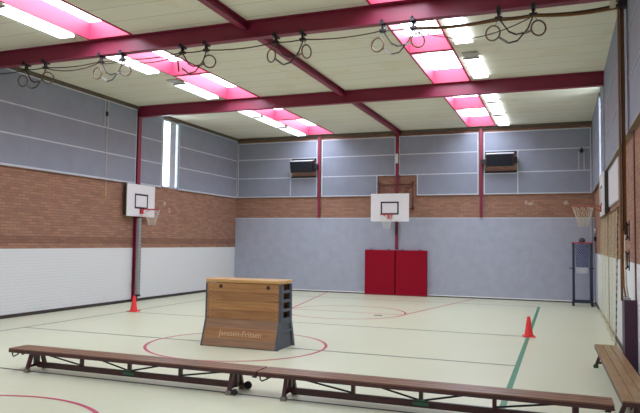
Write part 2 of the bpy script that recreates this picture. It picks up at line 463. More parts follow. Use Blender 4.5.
# far wall cladding
FP = YF - .06
XC = [-7.98, -5.17, -2.41]
def fpanel(x0, x1, z0, z1):
    n = max(1, round((x1 - x0) / 1.3))
    for k in range(n):
        a = x0 + (x1 - x0) * k / n; b = x0 + (x1 - x0) * (k + 1) / n
        MB().box(a + .0015, b - .0015, FP, YF, z0, z1).build('acoustic_panel', M['panel'], wall_far)
def fframe(*rects):
    f = MB()
    for (x0, x1, z0, z1) in rects: f.box(x0, x1, FP - .008, YF, z0, z1)
    f.build('panel_frame', M['panel_trim'], wall_far)
T = .035
ZR = [3.33, 4.01, 4.70, 5.34]
bx = [(XL + .08, XC[0] - .08), (XC[0] + .08, XC[1] - .06), (XC[1] + .06, XC[2] - .08), (XC[2] + .08, XR - .08)]
for i, (a, b) in enumerate(bx):
    rr = [(a, a + T, ZR[0], ZR[3]), (b - T, b, ZR[0] if i != 1 else ZR[1], ZR[3])]
    if i == 2: rr[0] = (a, a + T, ZR[1], ZR[3])
    a2, b2 = a + T, b - T
    rr += [(a2, b2, ZR[3] - T, ZR[3])]
    fpanel(a2, b2, ZR[2] + T, ZR[3] - T)
    if i == 0:
        c = -9.07
        rr += [(a2, b2, ZR[2], ZR[2] + T), (a2, c, ZR[1], ZR[1] + T), (c, b2, ZR[1] - .03, ZR[1]), (c - T, c, ZR[0], ZR[1] - .03), (c - T, c, ZR[1] + T, ZR[2]), (a2, c - T, ZR[0], ZR[0] + T), (c, b2, ZR[0], ZR[0] + T)]
        fpanel(a2, c - T, ZR[1] + T, ZR[2]); fpanel(a2, c - T, ZR[0] + T, ZR[1]); fpanel(c, b2, ZR[0] + T, ZR[1] - .03)
    elif i == 3:
        c = -1.30
        rr += [(a2, b2, ZR[2], ZR[2] + T), (c + T, b2, ZR[1], ZR[1] + T), (a2, c, ZR[1] - .03, ZR[1]), (c, c + T, ZR[0], ZR[2]), (a2, c, ZR[0], ZR[0] + T), (c + T, b2, ZR[0], ZR[0] + T)]
        fpanel(c + T, b2, ZR[1] + T, ZR[2]); fpanel(c + T, b2, ZR[0] + T, ZR[1]); fpanel(a2, c, ZR[0] + T, ZR[1] - .03)
    else:
        rr += [(a2, b2, ZR[1], ZR[1] + T), (a2, b2, ZR[2], ZR[2] + T)]
        fpanel(a2, b2, ZR[1] + T, ZR[2])
        p0, p1 = (a2, -5.86) if i == 1 else (-4.50, b2)
        fpanel(p0 + (T if i == 2 else 0), p1 - (T if i == 1 else 0), ZR[0] + T, ZR[1])
        rr += [(p0, p1, ZR[0], ZR[0] + T), ((-5.86 - T, -5.86) if i == 1 else (-4.50, -4.50 + T)) + (ZR[0] + T, ZR[1])]
    fframe(*rr)
for (x0, x1) in ((-9.05, -8.10), (-2.29, -1.31)):     # recesses for the loudspeakers: dark head and sill
    s = MB(); s.box(x0, x1, FP - .01, YF, ZR[1], ZR[1] + .06); s.box(x0, x1, FP - .01, YF, ZR[2] - .07, ZR[2])
    s.build('recess_trim', M['black'], wall_far)

# ------------------------------------------------------------------ ceiling with rooflights
m = MB()
xs = [XL - .3, SKY[0][0], SKY[0][1], SKY[1][0], SKY[1][1], XR + .3]
for i in (0, 2, 4): m.box(xs[i], xs[i + 1], YN - .3, YF + .3, ZC, ZC + .12)
gaps = [(YN - .3, YN + .25)] + [(b - .11, b + .11) for b in BEAMS] + [(YF - .22, YF + .3)]
for i in (1, 3):
    for (a, b) in gaps: m.box(xs[i], xs[i + 1], a, b, ZC, ZC + .12)
struct(m.build('ceiling', M['ceiling']))
ZT = 5.84
n_win = 3
for (x0, x1) in SKY:
    for i in range(4):
        y0, y1 = gaps[i][1], gaps[i + 1][0]
        ym = (y0 + y1) / 2
        for (a, b) in ((y0, ym - .03), (ym + .03, y1)):
            l = MB(); t = .04
            l.box(x0 - .0, x0 + t, a, b, ZC - .015, ZT + .1); l.box(x1 - t, x1, a, b, ZC - .015, ZT + .1)
            l.box(x0 + t, x1 - t, a, a + t, ZC - .015, ZT + .1); l.box(x0 + t, x1 - t, b - t, b, ZC - .015, ZT + .1)
            w = struct(l.build('window_%d' % n_win, M['red_lining'])); n_win += 1
            # opal dome, slightly bulged
            dm = MB(); NX, NY = 6, 10; V = []
            for iy in range(NY + 1):
                row = []
                for ix in range(NX + 1):
                    u, v = ix / NX, iy / NY
                    h = .10 * (1 - (2 * u - 1) ** 2) * (1 - (2 * v - 1) ** 4)
                    row.append(dm.bm.verts.new((x0 + t + (x1 - x0 - 2 * t) * u, a + t + (b - a - 2 * t) * v, ZT + h)))
                V.append(row)
            for iy in range(NY):
                for ix in range(NX):
                    f = dm.bm.faces.new((V[iy][ix], V[iy][ix + 1], V[iy + 1][ix + 1], V[iy + 1][ix])); f.smooth = True
            dm.build('dome_pane', M['sky_pane'], w)
        if i < 4:
            struct(MB().box(x0, x1, ym - .03, ym + .03, ZC - .01, ZT + .1).build('trim_%d' % (20 + n_win), M['red_lining']))

# ------------------------------------------------------------------ steel frame
def ibeam(axis, c1, c2, zlo, zhi, a0, a1, w, name, tf=.014, tw=.012):
    """I-section: axis 0 runs along x centred on y=c1; axis 1 runs along y centred on x=c1"""
    h = w / 2
    prof = [(c1 - h, zlo), (c1 + h, zlo), (c1 + h, zlo + tf), (c1 + tw, zlo + tf), (c1 + tw, zhi - tf), (c1 + h, zhi - tf), (c1 + h, zhi), (c1 - h, zhi), (c1 - h, zhi - tf), (c1 - tw, zhi - tf), (c1 - tw, zlo + tf), (c1 - h, zlo + tf)]
    return MB().prism(prof, axis, a0, a1).build(name, M['red_steel'])
for y in BEAMS:
    b = ibeam(0, y, 0, ZC - BH, ZC, XL + .0, XR - .0, BW, 'roof_beam')
    struct(b)
for i in range(4):
    a = BAYS[i][0] + (0.012 if i else 0); b = BAYS[i][1] - (.012 if i < 3 else 0)
    struct(ibeam(1, -5.09, 0, ZC - .14, ZC, a, b, .12, 'roof_purlin', .01, .008))
def wall_column(x, y, s, z1, name='steel_column'):
    w, d = .15, .085
    h = w / 2; t = .012; xa, xb = x, x + s * d
    lo, hi = min(xa, xb), max(xa, xb)
    prof = [(lo, y - h), (lo + t, y - h), (lo + t, y - t / 2), (hi - t, y - t / 2), (hi - t, y - h), (hi, y - h), (hi, y + h), (hi - t, y + h), (hi - t, y + t / 2), (lo + t, y + t / 2), (lo + t, y + h), (lo, y + h)]
    return struct(MB().prism(prof, 2, 0, z1).build(name, M['red_steel']))
for y in BEAMS:
    wall_column(XL + .02, y, 1, ZC - BH); 
    m = MB(); m.box(XR - .012, XR + .10, y - .055, y + .055, 0, ZC - BH); struct(m.build('steel_column', M['brown_steel']))
for x, z0, z1, w in ((XC[0], ZB, 5.50, .085), (XC[1], 1.52, ZC - .02, .10), (XC[2], ZB, 5.50, .085)):
    y1 = YF - .005
    c = MB(); c.box(x - w / 2, x + w / 2, YF - .10, YF - .088, z0, z1); c.box(x - .006, x + .006, YF - .088, y1, z0, z1)
    struct(c.build('wall_post', M['red_steel']))

# ------------------------------------------------------------------ fluorescent lights
def make_lamp(L=1.63):
    t = thing('ceiling_light', '', 'ceiling light')
    MB().box(-.13, .13, -L / 2, L / 2, -.028, 0, bevel=.005).build('housing', M['lamp_body'], t)
    d = MB()
    d.prism([(-.165, -.028), (.165, -.028), (.155, -.058), (-.155, -.058)], 1, -L / 2 + .02, L / 2 - .02)
    d.build('diffuser', M['tube'], t)
    for s in (-1, 1):
        MB().prism([(-.17, -.024), (.17, -.024), (.16, -.062), (-.16, -.062)], 1, s * (L / 2 - .02) - .012, s * (L / 2 - .02) + .012).build('end_cap', M['lamp_end'], t)
    return t
L_L = 1.63
lamp0 = make_lamp()
lamp_y = {0: [.5, 2.9], 1: [5.60, 8.38], 2: [11.03, 13.66], 3: [16.17, 17.93, 19.75]}
pos_words = {0: 'in the bay behind the camera', 1: 'before the ring beam', 2: 'between the red beams', 3: 'near far wall'}
ords = {2: ['nearer', 'farther'], 3: ['nearest', 'middle', 'farthest']}
first = True
for (x, side) in ((-8.56, 'left'), (-1.675, 'right')):
    for bay, ys in lamp_y.items():
        for k, y in enumerate(ys):
            if bay == 0: continue
            o = lamp0 if first else copy_tree(lamp0); first = False
            o.location = (x, y, ZC)
            nn = len(ys)
            if bay == 2 and k == 1: MB().box(-.15, .15, -L_L / 2 - .30, -L_L / 2 - .02, -.03, -.001, bevel=.005).build('ballast_box', M['lamp_end'], o)
            o['label'] = 'lit fluorescent light beside %s rooflight strip, %s %s' % (side, ords[nn][k], pos_words[bay])
            o['group'] = 'fluorescent fittings along the rooflights'

# ------------------------------------------------------------------ hanging rings on the front beam
YB = BEAMS[1]; ZL = ZC - BH
def make_rings():
    t = thing('gymnastic_rings', '', 'gym rings')
    for s in (-1, 1):
        b = MB(); x = s * .245
        b.box(x - .03, x + .03, -.095, .095, -.022, -.0005); b.box(x - .03, x + .03, -.098, -.08, -.0005, .03)
        b.box(x - .018, x + .018, -.03, .03, -.10, -.022); b.sphere((x, -.089, .035), .02)
        hb = b.build('pulley_bracket', M['black'], t)
        MB().box(x - .055, x + .055, -.035, .035, -.13, -.085, bevel=.008).build('pulley_block', M['dark_steel'], hb)
    rg = [(-.33, -.325), (.315, -.315)]
    for (x, z), nx in zip(rg, (.25, -.45)):
        r = MB(); r.torus((0, 0, 0), .108, .0125, (nx, 1, .1), 32, 8)
        rb = r.build('ring', M['ring_wood'], t); rb.location = (x, 0, z)
        sx = (-.25 if x < 0 else .26) - x
        MB().tube([(sx, 0, -.125 - z), (.04 if x < 0 else -.02, 0, .125), (.03 if x < 0 else -.02, 0, .098)], .006, 6).build('suspension_cord', M['strap_grey'], rb)
    # crossed lashing straps
    MB().bar((-.23, -.01, -.13), (-.10, -.02, -.33), .02, .009, up=(0, 1, 0)).bar((-.10, -.02, -.33), (.0, -.02, -.385), .024, .010, up=(0, 1, 0)).bar((0, -.02, -.385), (.12, -.02, -.37), .02, .009, up=(0, 1, 0)).build('strap', M['strap'], t)
    MB().bar((.24, .01, -.13), (.17, .012, -.30), .02, .009, up=(0, 1, 0)).bar((.17, .012, -.30), (.02, .012, -.47), .02, .009, up=(0, 1, 0)).bar((.02, .012, -.47), (-.11, .012, -.495), .022, .01, up=(0, 1, 0)).build('strap', M['strap'], t)
    MB().bar((-.11, .0, -.495), (-.25, .0, -.39), .034, .012, up=(0, 1, 0)).build('webbing_loop', M['strap_grey'], t)
    MB().bar((.12, .0, -.37), (.22, .0, -.34), .036, .012, up=(0, 1, 0)).build('webbing_loop', M['strap_grey'], t)
    return t
rings0 = make_rings()
ring_x = [(-9.76, 'nearest the left wall'), (-7.91, 'under the left rooflight strip'), (-6.11, 'between left rooflight and the centre purlin'), (-4.26, 'just right of the centre purlin'), (-2.39, 'in front of the right rooflight'), (-.61, 'nearest the right wall')]
for i, (x, w) in enumerate(ring_x):
    o = rings0 if i == 0 else copy_tree(rings0)
    o.location = (x, YB, ZL)
    rs = [c for c in o.children if c.name.startswith('ring')]
    tw = [(.35, .5), (.1, -.1), (-.80, .2), (-.2, .75), (.0, .1), (0, 0)][i]
    for c, a in zip(sorted(rs, key=lambda c: c.location.x), tw): c.rotation_euler[2] = a
    o['label'] = 'pair of strapped-up gym rings on the front beam, %s' % w
    o['group'] = 'ring pairs along the front beam'

def sag_rope(name, pts, r, m_, sag=.03, n=8):
    P = []
    for a, b in zip(pts, pts[1:]):
        a, b = Vector(a), Vector(b)
        for k in range(n):
            t = k / n; p = a.lerp(b, t); p.z -= 4 * sag * t * (1 - t) * min(1, (b - a).length / 1.5) if abs(a.x - b.x) > .3 else 0
            P.append(p)
    P.append(Vector(pts[-1]))
    return MB().tube(P, r, 8).build(name, m_)
CX, CY = .805, YB         # where the ropes turn down at the right wall
pa = [(-10.9, YB, 5.11)] + [(x + q, YB - .012, 5.115) for x, _ in ring_x for q in (-.245, .245)] + [(CX - .05, YB - .012, 5.12), (CX - .012, YB - .012, 5.07), (CX - .012, YB - .012, 1.95)]
tag(sag_rope('pull_rope', pa, .011, M['rope_dark'], .05), 'dark rope running the whole front beam and down the right wall', 'rope', 'ring ropes')
pb = [(x + q, YB + .015, 5.10) for x, _ in ring_x[:2] for q in (-.245, .245)][1:3] 
pb = [(-9.50, YB + .015, 5.10), (-8.22, YB + .015, 5.10), (-7.73, YB + .015, 5.10), (-6.36, YB + .015, 5.10)]
tag(sag_rope('pull_rope', pb, .010, M['rope_dark'], .11), 'slack dark rope looping between the three leftmost ring pairs', 'rope', 'ring ropes')
pc = [(-2.2, YB + .016, 5.10), (-.86, YB + .016, 5.09), (-.365, YB + .016, 5.10), (CX - .05, YB + .016, 5.10), (CX + .014, YB + .016, 5.05), (CX + .014, YB + .016, 1.90)]
tag(sag_rope('pull_rope', pc, .019, M['rope'], .04), 'thick brown rope from the right rooflight rings down the right wall', 'rope', 'ring ropes')
pd = [(-2.2, YB + .05, 5.10), (-1.35, YB + .05, 4.86), (-.85, YB + .05, 4.93), (-.365, YB + .05, 5.11)]
tag(sag_rope('pull_rope', pd, .008, M['rope_dark'], .04), 'thin dark rope hanging lowest between the two rightmost ring pairs', 'rope', 'ring ropes')
pe = [(-.365, YB - .045, 5.075), (CX - .05, YB - .045, 5.06), (CX - .045, YB - .045, 5.02), (CX - .045, YB - .045, 1.0)]
tag(sag_rope('pull_rope', pe, .016, M['rope'], .05), 'brown rope from the rightmost ring pair into the dark wall box', 'rope', 'ring ropes')
t = thing('corner_pulley', 'dark pulley block where the ropes turn down at the right wall', 'pulley', (CX, YB, ZL))
MB().box(-.06, .09, -.09, .09, -.03, 0).build('mount_plate', M['black'], t)
MB().box(-.05, .07, -.075, .075, -.15, -.03, bevel=.01).build('block', M['dark_steel'], t)
MB().box(-.15, -.075, -.06, .06, -.17, -.04, bevel=.01).build('cover', M['cream'], t)

# wall box, cleats and rope tails at the right wall
t = thing('rope_box', 'dark purple box at the foot of the right wall holding rope ends', 'box', (XR - .085, YB + .10, 0))
m = MB(); m.box(-.075, .0, -.24, .14, 0, 1.02); 
m.box(.0, .08, -.24, -.215, 0, 1.02)
m.build('body', M['pad_purple'], t)
MB().box(-.082, .004, -.245, .145, 1.02, 1.045).build('top_edge', M['grey_paint'], t)
for k, (dy, z, ln) in enumerate(((-.03, 1.95, .12), (.03, 1.55, .10))):
    t = thing('rope_cleat', 'black rope cleat on the red column, %s one' % ('upper' if k == 0 else 'lower'), 'cleat', (XR - .075, YB + dy, z))
    MB().box(-.012, 0, -.03, .03, -.14, .14).build('back_plate', M['black'], t)
    m = MB(); m.bar((-.012, 0, .08), (-.05, 0, .12), .02); m.bar((-.012, 0, -.08), (-.05, 0, -.12), .02); m.bar((-.03, 0, -.09), (-.03, 0, .09), .018)
    m.build('horn', M['dark_steel'], t)
for k, (dx, y0, wdt) in enumerate(((-.10, YB + .16, 'farther'), (-.14, YB + .02, 'nearer'))):
    x = XR + dx
    P = [(x - .0, y0 + .10 - .0, 2.1), (x - .01, y0 + .11, 1.6), (x - .005, y0 + .06, 1.2), (x, y0 - .13 + .02 * k, 1.06)]
    tag(MB().tube(P, .012, 8).build('rope_tail', M['rope'] if k else M['cord_cream']), 'loose %s rope end hanging into the dark wall box, %s one' % ('brown' if k else 'cream', wdt), 'rope')

# ------------------------------------------------------------------ basketball hoops
def make_hoop(label, loc, rz, mount, rim_m, rim_w=.0):
    """local frame: board faces +x, its bottom edge at z=0, front at x=0"""
    t = thing('basketball_hoop', label, 'basketball hoop', loc, rz)
    W, H = .63, .90
    bd = MB().box(-.03, 0, -W, W, 0, H, bevel=.004).build('backboard', M['board_white'], t)
    q = MB(); a0, a1, z0, z1, w = -.30, .30, .22, .64, .05
    q.box(.0, .003, a0, a1, z1 - w, z1); q.box(0, .003, a0, a1, z0, z0 + w)
    q.box(0, .003, a0, a0 + w, z0 + w, z1 - w); q.box(0, .003, a1 - w, a1, z0 + w, z1 - w)
    q.build('target_square', M['board_black'], bd)
    RZ = .20; R = .218; rc = .15 + R
    r = MB(); r.torus((rc, 0, RZ), R, .011, (0, 0, 1), 40, 8)
    r.box(0.003, .03, -.07, .07, RZ - .12, RZ + .02)
    r.bar((.02, -.05, RZ), (.165, -.09, RZ), .02, .012); r.bar((.02, .05, RZ), (.165, .09, RZ), .02, .012)
    r.bar((.02, -.05, RZ - .10), (.215, -.14, RZ - .005), .014); r.bar((.02, .05, RZ - .10), (.215, .14, RZ - .005), .014)
    r.build('rim', rim_m, t)
    n = MB(); N = 10
    lv = [(R, 0), (R * .86, -.11), (R * .68, -.22), (R * .52, -.33), (R * .46, -.44)]
    for k in range(N):
        for s in (0, 1):
            P = []
            for j, (rr, z) in enumerate(lv):
                a = 2 * PI * (k + (.5 if (j + s) % 2 else 0)) / N
                P.append((rc + rr * math.cos(a), rr * math.sin(a), RZ + z))
            n.tube(P, .0042, 5)
    n.build('net', M['cord_white'] if rim_m is M['rim_red'] else M['cord_cream'], t)
    if mount == 'box':
        m = MB(); m.box(-.125, -.03, -W + .02, -W + .08, .03, H - .03); m.box(-.125, -.03, W - .08, W - .02, .03, H - .03)
        m.box(-.125, -.03, -W + .08, W - .08, .03, .09); m.box(-.125, -.03, -W + .08, W - .08, H - .09, H - .03)
        m.build('mount_frame', M['black_skirt'], t)
    return t
h = make_hoop('white basketball board and hoop on the left wall', (XL + .19, 14.96, 2.39), 0, 'box', M['rim_red'])
m = MB(); m.box(-.085, .0, -.06, .06, -2.18, -.05)
for k in range(22): m.box(0, .004, .03, .045, -2.14 + k * .095, -2.10 + k * .095, mi=1)
rail = m.build('adjuster_rail', [M['grey_paint'], M['black']], h)
rail.location = (-.005, -.01, 0)
MB().box(-.085, .02, -.06, .06, -2.24, -2.18).build('rail_foot', M['black'], rail)
make_hoop('white basketball board and hoop on the right wall, seen edge-on', (XR - .135, 14.96, 2.39), PI, 'box', M['rim_orange'])
h = make_hoop('white basketball board and hoop on a bracket in front of the far wall', (-5.185, 19.92, 2.43), -PI / 2, 'swing', M['rim_red'])
# swing bracket: local +x is towards the room, local y is world +x (after -90 deg turn: local y -> world x)
m = MB()
for s in (-.60, .56):
    m.tube([(-.86, s, .42), (-.86, s, 1.36)], .026, 8)
    m.tube([(-.86, s, .50), (-.04, s * .62, .22)], .018, 8)
    m.tube([(-.86, s, 1.26), (-.04, s * .62, .80)], .018, 8)
    for z in (.46, 1.32): m.box(-.93, -.86, s - .04, s + .04, z - .05, z + .05)
m.tube([(-.86, -.60, 1.27), (-.86, .56, 1.27)], .024, 8)
m.tube([(-.86, -.60, .46), (-.86, .56, .46)], .02, 8)
m.tube([(-.05, -.40, .22), (-.05, .40, .22)], .018, 8); m.tube([(-.05, -.40, .80), (-.05, .40, .80)], .018, 8)
m.build('wall_bracket', M['brown_steel'], h)
MB().tube([(-.84, 0, .05), (-.84, 0, -.25), (-.84, .0, -.42)], .022, 8).build('crank', M['dark_steel'], h)

# ------------------------------------------------------------------ red crash mats against the far wall
for k, (x0, x1, w) in enumerate(((-6.24, -5.197, 'left'), (-5.177, -4.13, 'right'))):
    t = thing('gym_mat', 'red upright gym mat on the far wall, %s one of the pair' % w, 'gym mat', ((x0 + x1) / 2, YF - .12, 0), 0, 'red wall mats')
    hw = (x1 - x0) / 2
    MB().box(-hw + .003, hw - .003, -.10, .065, .01, 1.50, bevel=.02, seg=3).build('pad', M['mat_red'], t)
    MB().box(-hw + .002, hw - .002, -.102, .066, .0, .03).build('bottom_edge', M['mat_edge'], t)
    m = MB()
    for sx in (-.3, .3): m.tube([(sx - .05, -.03, 1.495), (sx - .04, -.03, 1.52), (sx + .04, -.03, 1.52), (sx + .05, -.03, 1.495)], .009, 6)
    m.build('handle', M['black'], t)

# ------------------------------------------------------------------ loudspeakers
def make_speaker(label, loc, side):
    t = thing('loudspeaker', label, 'loudspeaker', loc, 0, 'loudspeakers on the far wall')
    R = Matrix.Rotation(math.radians(13), 3, 'X')
    b = MB(); b.box(-.41, .43, -.17, .15, -.20, .20, bevel=.01, rot=R); bo = b.build('cabinet', M['black'], t)
    g = MB(); g.box(-.39, .37, -.182, -.169, -.17, .17, bevel=.004, rot=R); g.build('grille', mat('grille_cloth_' + side, srgb(18, 20, 30), 0.9), bo)
    tp = MB(); tp.box(-.42, .42, -.165, .145, .199, .206, rot=R); tp.build('painted_lit_top', M['lamp_body'], bo)  # rooflight falling on the black cabinet's top, put in as a pale colour
    s = 1 if side == 'left' else 1
    MB().box(.41, .51, -.04, .243, -.10, .08).build('bracket', M['dark_steel'], t)
    if side == 'right': MB().box(-.60, -.41, -.04, .243, -.12, .02).build('bracket', M['dark_steel'], t)
    return t
make_speaker('black tilted loudspeaker in the panel recess left of the far hoop', (-8.51, 20.56, 4.385), 'left')
make_speaker('black tilted loudspeaker in the panel recess right of the far hoop', (-1.795, 20.56, 4.40), 'right')

# small fittings
t = thing('motion_sensor', 'small black sensor on a pale conduit near the right end of the far wall', 'sensor', (.58, FP - .005, 4.62))
MB().sphere((0, -.05, 0), .055, sc=(1, .8, 1.2)).box(-.02, .02, -.05, 0, -.02, .10).build('head', M['black'], t)
m = MB(); m.box(-.09, -.065, -.02, 0, -.58, -.02); m.box(.06, .085, -.02, 0, -.58, -.02); m.build('conduit', M['panel_trim'], t)
t = thing('junction_box', 'small white box on the centre post of the far wall', 'junction box', (XC[1], YF - .098, 4.58))
MB().box(-.045, .045, -.05, 0, -.16, .16, bevel=.008).build('cover', M['white'], t)
MB().sphere((0, -.05, -.08), .008).sphere((0, -.05, .08), .008).build('screw', M['steel'], t)
t = thing('pull_switch', 'thin pull cord with wooden handle hanging on the left wall', 'pull switch', (XL + .075, 13.52, 5.05))
MB().box(-.005, .03, -.05, .05, -.06, .06, bevel=.006).build('switch_box', M['black'], t)
MB().tube([(.03, 0, -.05), (.035, .01, -1.0), (.04, .02, -1.95)], .005, 6).build('cord', M['cord_cream'], t)
MB().lathe([(.006, 0), (.016, -.03), (.014, -.20), (.006, -.22)], 10, (.04, .02, -1.95)).build('handle', M['yellow_wood'], t)
MB().box(.0, .012, -.075, -.055, -.35, .35).box(.0, .012, .055, .075, -.35, .35).build('guide_strip', M['panel_trim'], t)
t = thing('floor_socket', 'small dark floor hatch in front of the red mats', 'floor hatch', (-4.13, 14.86, 0))
MB().box(-.09, .09, -.055, .055, .0, .004).build('lid', M['black_skirt'], t)
MB().box(-.105, .105, -.07, .07, .0, .0025).build('frame', M['grey_paint'], t)
t = thing('alarm_bell', 'round grey alarm bell on the right wall above the net trolley', 'alarm bell', (XR, 20.1, 2.13))
R = Matrix.Rotation(-PI / 2, 3, 'Y')
b = MB(); b.lathe([(.13, 0), (.13, .03), (.10, .06), (.03, .075)], 20)
for v in b.bm.verts: v.co = R @ v.co
b.build('gong', M['grey_paint'], t)
MB().box(-.07, 0, -.05, .05, -.26, -.13).build('bell_base', M['dark_steel'], t)

# white board on the right wall
t = thing('white_board', 'blank white board on the right wall above the hanging net', 'board', (XR, 13.1, 2.555))
MB().box(-.03, 0, -1.18, 1.18, 0, .70, bevel=.004).build('panel', M['board_white'], t)
m = MB(); m.box(-.034, 0, -1.20, -1.18, -.02, .72); m.box(-.034, 0, 1.18, 1.20, -.02, .72); m.box(-.034, 0, -1.18, 1.18, .70, .72); m.box(-.034, 0, -1.18, 1.18, -.02, 0)
m.build('frame', M['panel_trim'], t)

# ------------------------------------------------------------------ hanging net along the right wall
def sheet(name, m_, fn, nu, nv, parent=None, su=1, sv=1):
    b = MB(); uvl = b.bm.loops.layers.uv.new('UVMap'); V = []
    for i in range(nu + 1):
        V.append([b.bm.verts.new(fn(i / nu, j / nv)) for j in range(nv + 1)])
    for i in range(nu):
        for j in range(nv):
            f = b.bm.faces.new((V[i][j], V[i + 1][j], V[i + 1][j + 1], V[i][j + 1])); f.smooth = True
            for lp, (p, q) in zip(f.loops, ((i, j), (i + 1, j), (i + 1, j + 1), (i, j + 1))):
                lp[uvl].uv = (p / nu * su, q / nv * sv)
    return b.build(name, m_, parent)
t = thing('hanging_net', 'pale see-through net hanging in folds along the right wall', 'net', (XR, 11.6, 0))
NL = 5.0
def netf(u, v):
    y = u * NL; z = 2.38 - v * (2.32 - .14 * u)
    f = math.sin(u * 2 * PI * 13) * .6 + math.sin(u * 2 * PI * 5.3 + 1) * .4
    return (-.03 - .035 * v - (.012 + .028 * (.4 + .6 * v)) * (1 + f), y, z)
sheet('net_sheet', M['net'], netf, 260, 24, t, 5.3 * 1.4, 2.36)
P = [netf(i / 160, 0) for i in range(161)]
MB().tube([(p[0], p[1], p[2]) for p in P], .014, 6).build('head_rope', M['rope'], t)
P = [netf(i / 160, 1) for i in range(161)]
MB().tube(P, .008, 6).build('foot_rope', M['cord_cream'], t)
P = [netf(0, k / 40) for k in range(41)]
m = MB().tube([(p[0] - .004, p[1] - .01, p[2]) for p in P], [.010 if k % 2 else .004 for k in range(41)], 6)
m.build('edge_lacing', M['strap'], t)
m = MB()
for k in range(9): m.tube([(0, .1 + k * .6, 2.40), (-.05, .1 + k * .6, 2.40), (-.06, .1 + k * .6, 2.375)], .008, 6)
m.build('wall_hook', M['dark_steel'], t)

# ------------------------------------------------------------------ net trolley in the far right corner
t = thing('ball_net_trolley', 'wheeled navy frame with red ring and blue net in the far right corner', 'ball trolley', (.55, 20.05, 0))
m = MB()
m.bar((-.27, -.27, .12), (.27, -.27, .12), .05); m.bar((-.27, .27, .12), (.27, .27, .12), .05)
m.bar((-.26, -.27, .12), (-.26, .27, .12), .05); m.bar((.26, -.27, .12), (.26, .27, .12), .05)
m.build('base_frame', M['navy'], t)
for (x, y) in ((-.24, -.25), (.24, -.25), (.24, .25)):
    MB().tube([(x, y, .12), (x, y, 1.80)], .036, 8).build('post', M['navy'], t)
for (x, y) in ((-.25, -.27), (.25, -.27), (-.25, .27), (.25, .27)):
    c = MB(); c.tube([(x - .03, y, .058), (x + .03, y, .058)], .058, 14); c.bar((x, y, .10), (x, y, .06), .03)
    c.build('caster', M['rubber'], t)
m = MB(); c4 = [(-.28, -.30), (.28, -.30), (.28, .30), (-.28, .30)]
for a, b in zip(c4, c4[1:] + c4[:1]): m.bar((*a, 1.815), (*b, 1.815), .03)
m.build('top_ring', M['rim_red'], t)
m = MB()
for x in (-.26, .26): m.bar((x - .09, -.27, 1.08), (x + .05, -.27, 1.08), .03)
m.build('clamp', M['navy'], t)
def bag(u, v):
    a = u * 2 * PI; q = .19 * (1 - .08 * v)
    k = q / max(abs(math.cos(a)), abs(math.sin(a))) ** .6
    return (k * math.cos(a), k * math.sin(a), 1.80 - v * .70)
sheet('net_bag', M['net_blue'], bag, 32, 12, t, 1.8, .7)
def bag2(u, v):
    a = u * 2 * PI; q = .175 * (1 - .15 * v)
    k = q / max(abs(math.cos(a)), abs(math.sin(a))) ** .6
    return (k * math.cos(a), k * math.sin(a), 1.10 - v * .17)
sheet('net_bottom', M['net_white'], bag2, 32, 4, t, 1.8, .25)
tag(MB().sphere((.55, 20.05, 1.875), .09).build('ball', M['ball']), 'dark grey ball lying on top of the blue net', 'ball')

t = thing('corner_pole', 'slim pale grey pole standing upright in the far right corner', 'pole', (.84, 20.62, 0))
MB().tube([(0, 0, 0.01), (0, 0, 2.86)], .025, 10).build('tube', M['grey_paint'], t)
MB().sphere((0, 0, 2.88), .045).build('knob', M['white'], t)
MB().lathe([(.07, 0), (.07, .015), (.03, .03)], 16).build('base_plate', M['grey_paint'], t)

# ------------------------------------------------------------------ traffic cones
def make_cone(label, loc, rz):
    t = thing('traffic_cone', label, 'cone', loc, rz)
    MB().box(-.115, .115, -.115, .115, 0, .022, bevel=.008).build('base', M['cone'], t)
    MB().lathe([(.088, .02), (.080, .035), (.030, .37), (.026, .38), (.018, .38), (.018, .36)], 24).build('cone_body', M['cone'], t)
    return t
make_cone('red traffic cone at the foot of the left wall column', (-9.74, 12.94, 0), .1)
make_cone('red traffic cone standing on the green floor line', (-.60, 12.80, 0), .15)

# ------------------------------------------------------------------ vaulting box
vb = thing('vaulting_box', 'wooden vaulting box with dark grey slotted ends in the centre circle', 'vaulting box', (-4.945, 9.655, 0))
HL = .705
def half(z): return .355 - (.355 - .213) * min(z, .44) / .44 if z < .44 else .213 - .006 * (z - .44) / .6
def board(mb, z0, z1, mi):
    for s in (-1, 1):
        a, b = s * half(z0), s * half(z1)
        mb.prism([(a, z0), (b, z1), (b - s * .022, z1), (a - s * .022, z0)], 0, -HL + .028, HL - .05, mi)
def end_piece(z0, z1, hole, s):
    e = MB(); pw = .028 if s < 0 else .05
    if 1:
        for q in (-1, 1):          # corner posts wrap the long sides
            a, b = q * (half(z0) + .006), q * (half(z1) + .006)
            e.prism([(a, z0), (b, z1), (b - q * .075, z1), (a - q * .075, z0)], 0, s * (HL - pw), s * HL)
        if hole:
            e.box(min(s * (HL - .05), s * (HL - .005)), max(s * (HL - .05), s * (HL - .005)), -half(z0) + .06, half(z0) - .06, z0, z0 + .045)
        else:
            a, b = half(z0) - .06, half(z1) - .06
            e.prism([(-a, z0), (a, z0), (b, z1), (-b, z1)], 0, s * (HL - .04), s * (HL - .02))
            e.box(min(s * (HL - .05), s * (HL - .005)), max(s * (HL - .05), s * (HL - .005)), -b, b, z1 - .05, z1)
            e.box(min(s * (HL - .05), s * (HL - .005)), max(s * (HL - .05), s * (HL - .005)), -half(.28) + .06, half(.28) - .06, .26, .30)
    return e
zs = [.445, .595, .745, .895, 1.04]
b = MB(); board(b, .012, .135, 0); board(b, .139, .300, 1); board(b, .304, .443, 2)
base = b.build('base_section', [M['vault_wood_c'], M['vault_wood'], M['vault_wood_c']], vb)
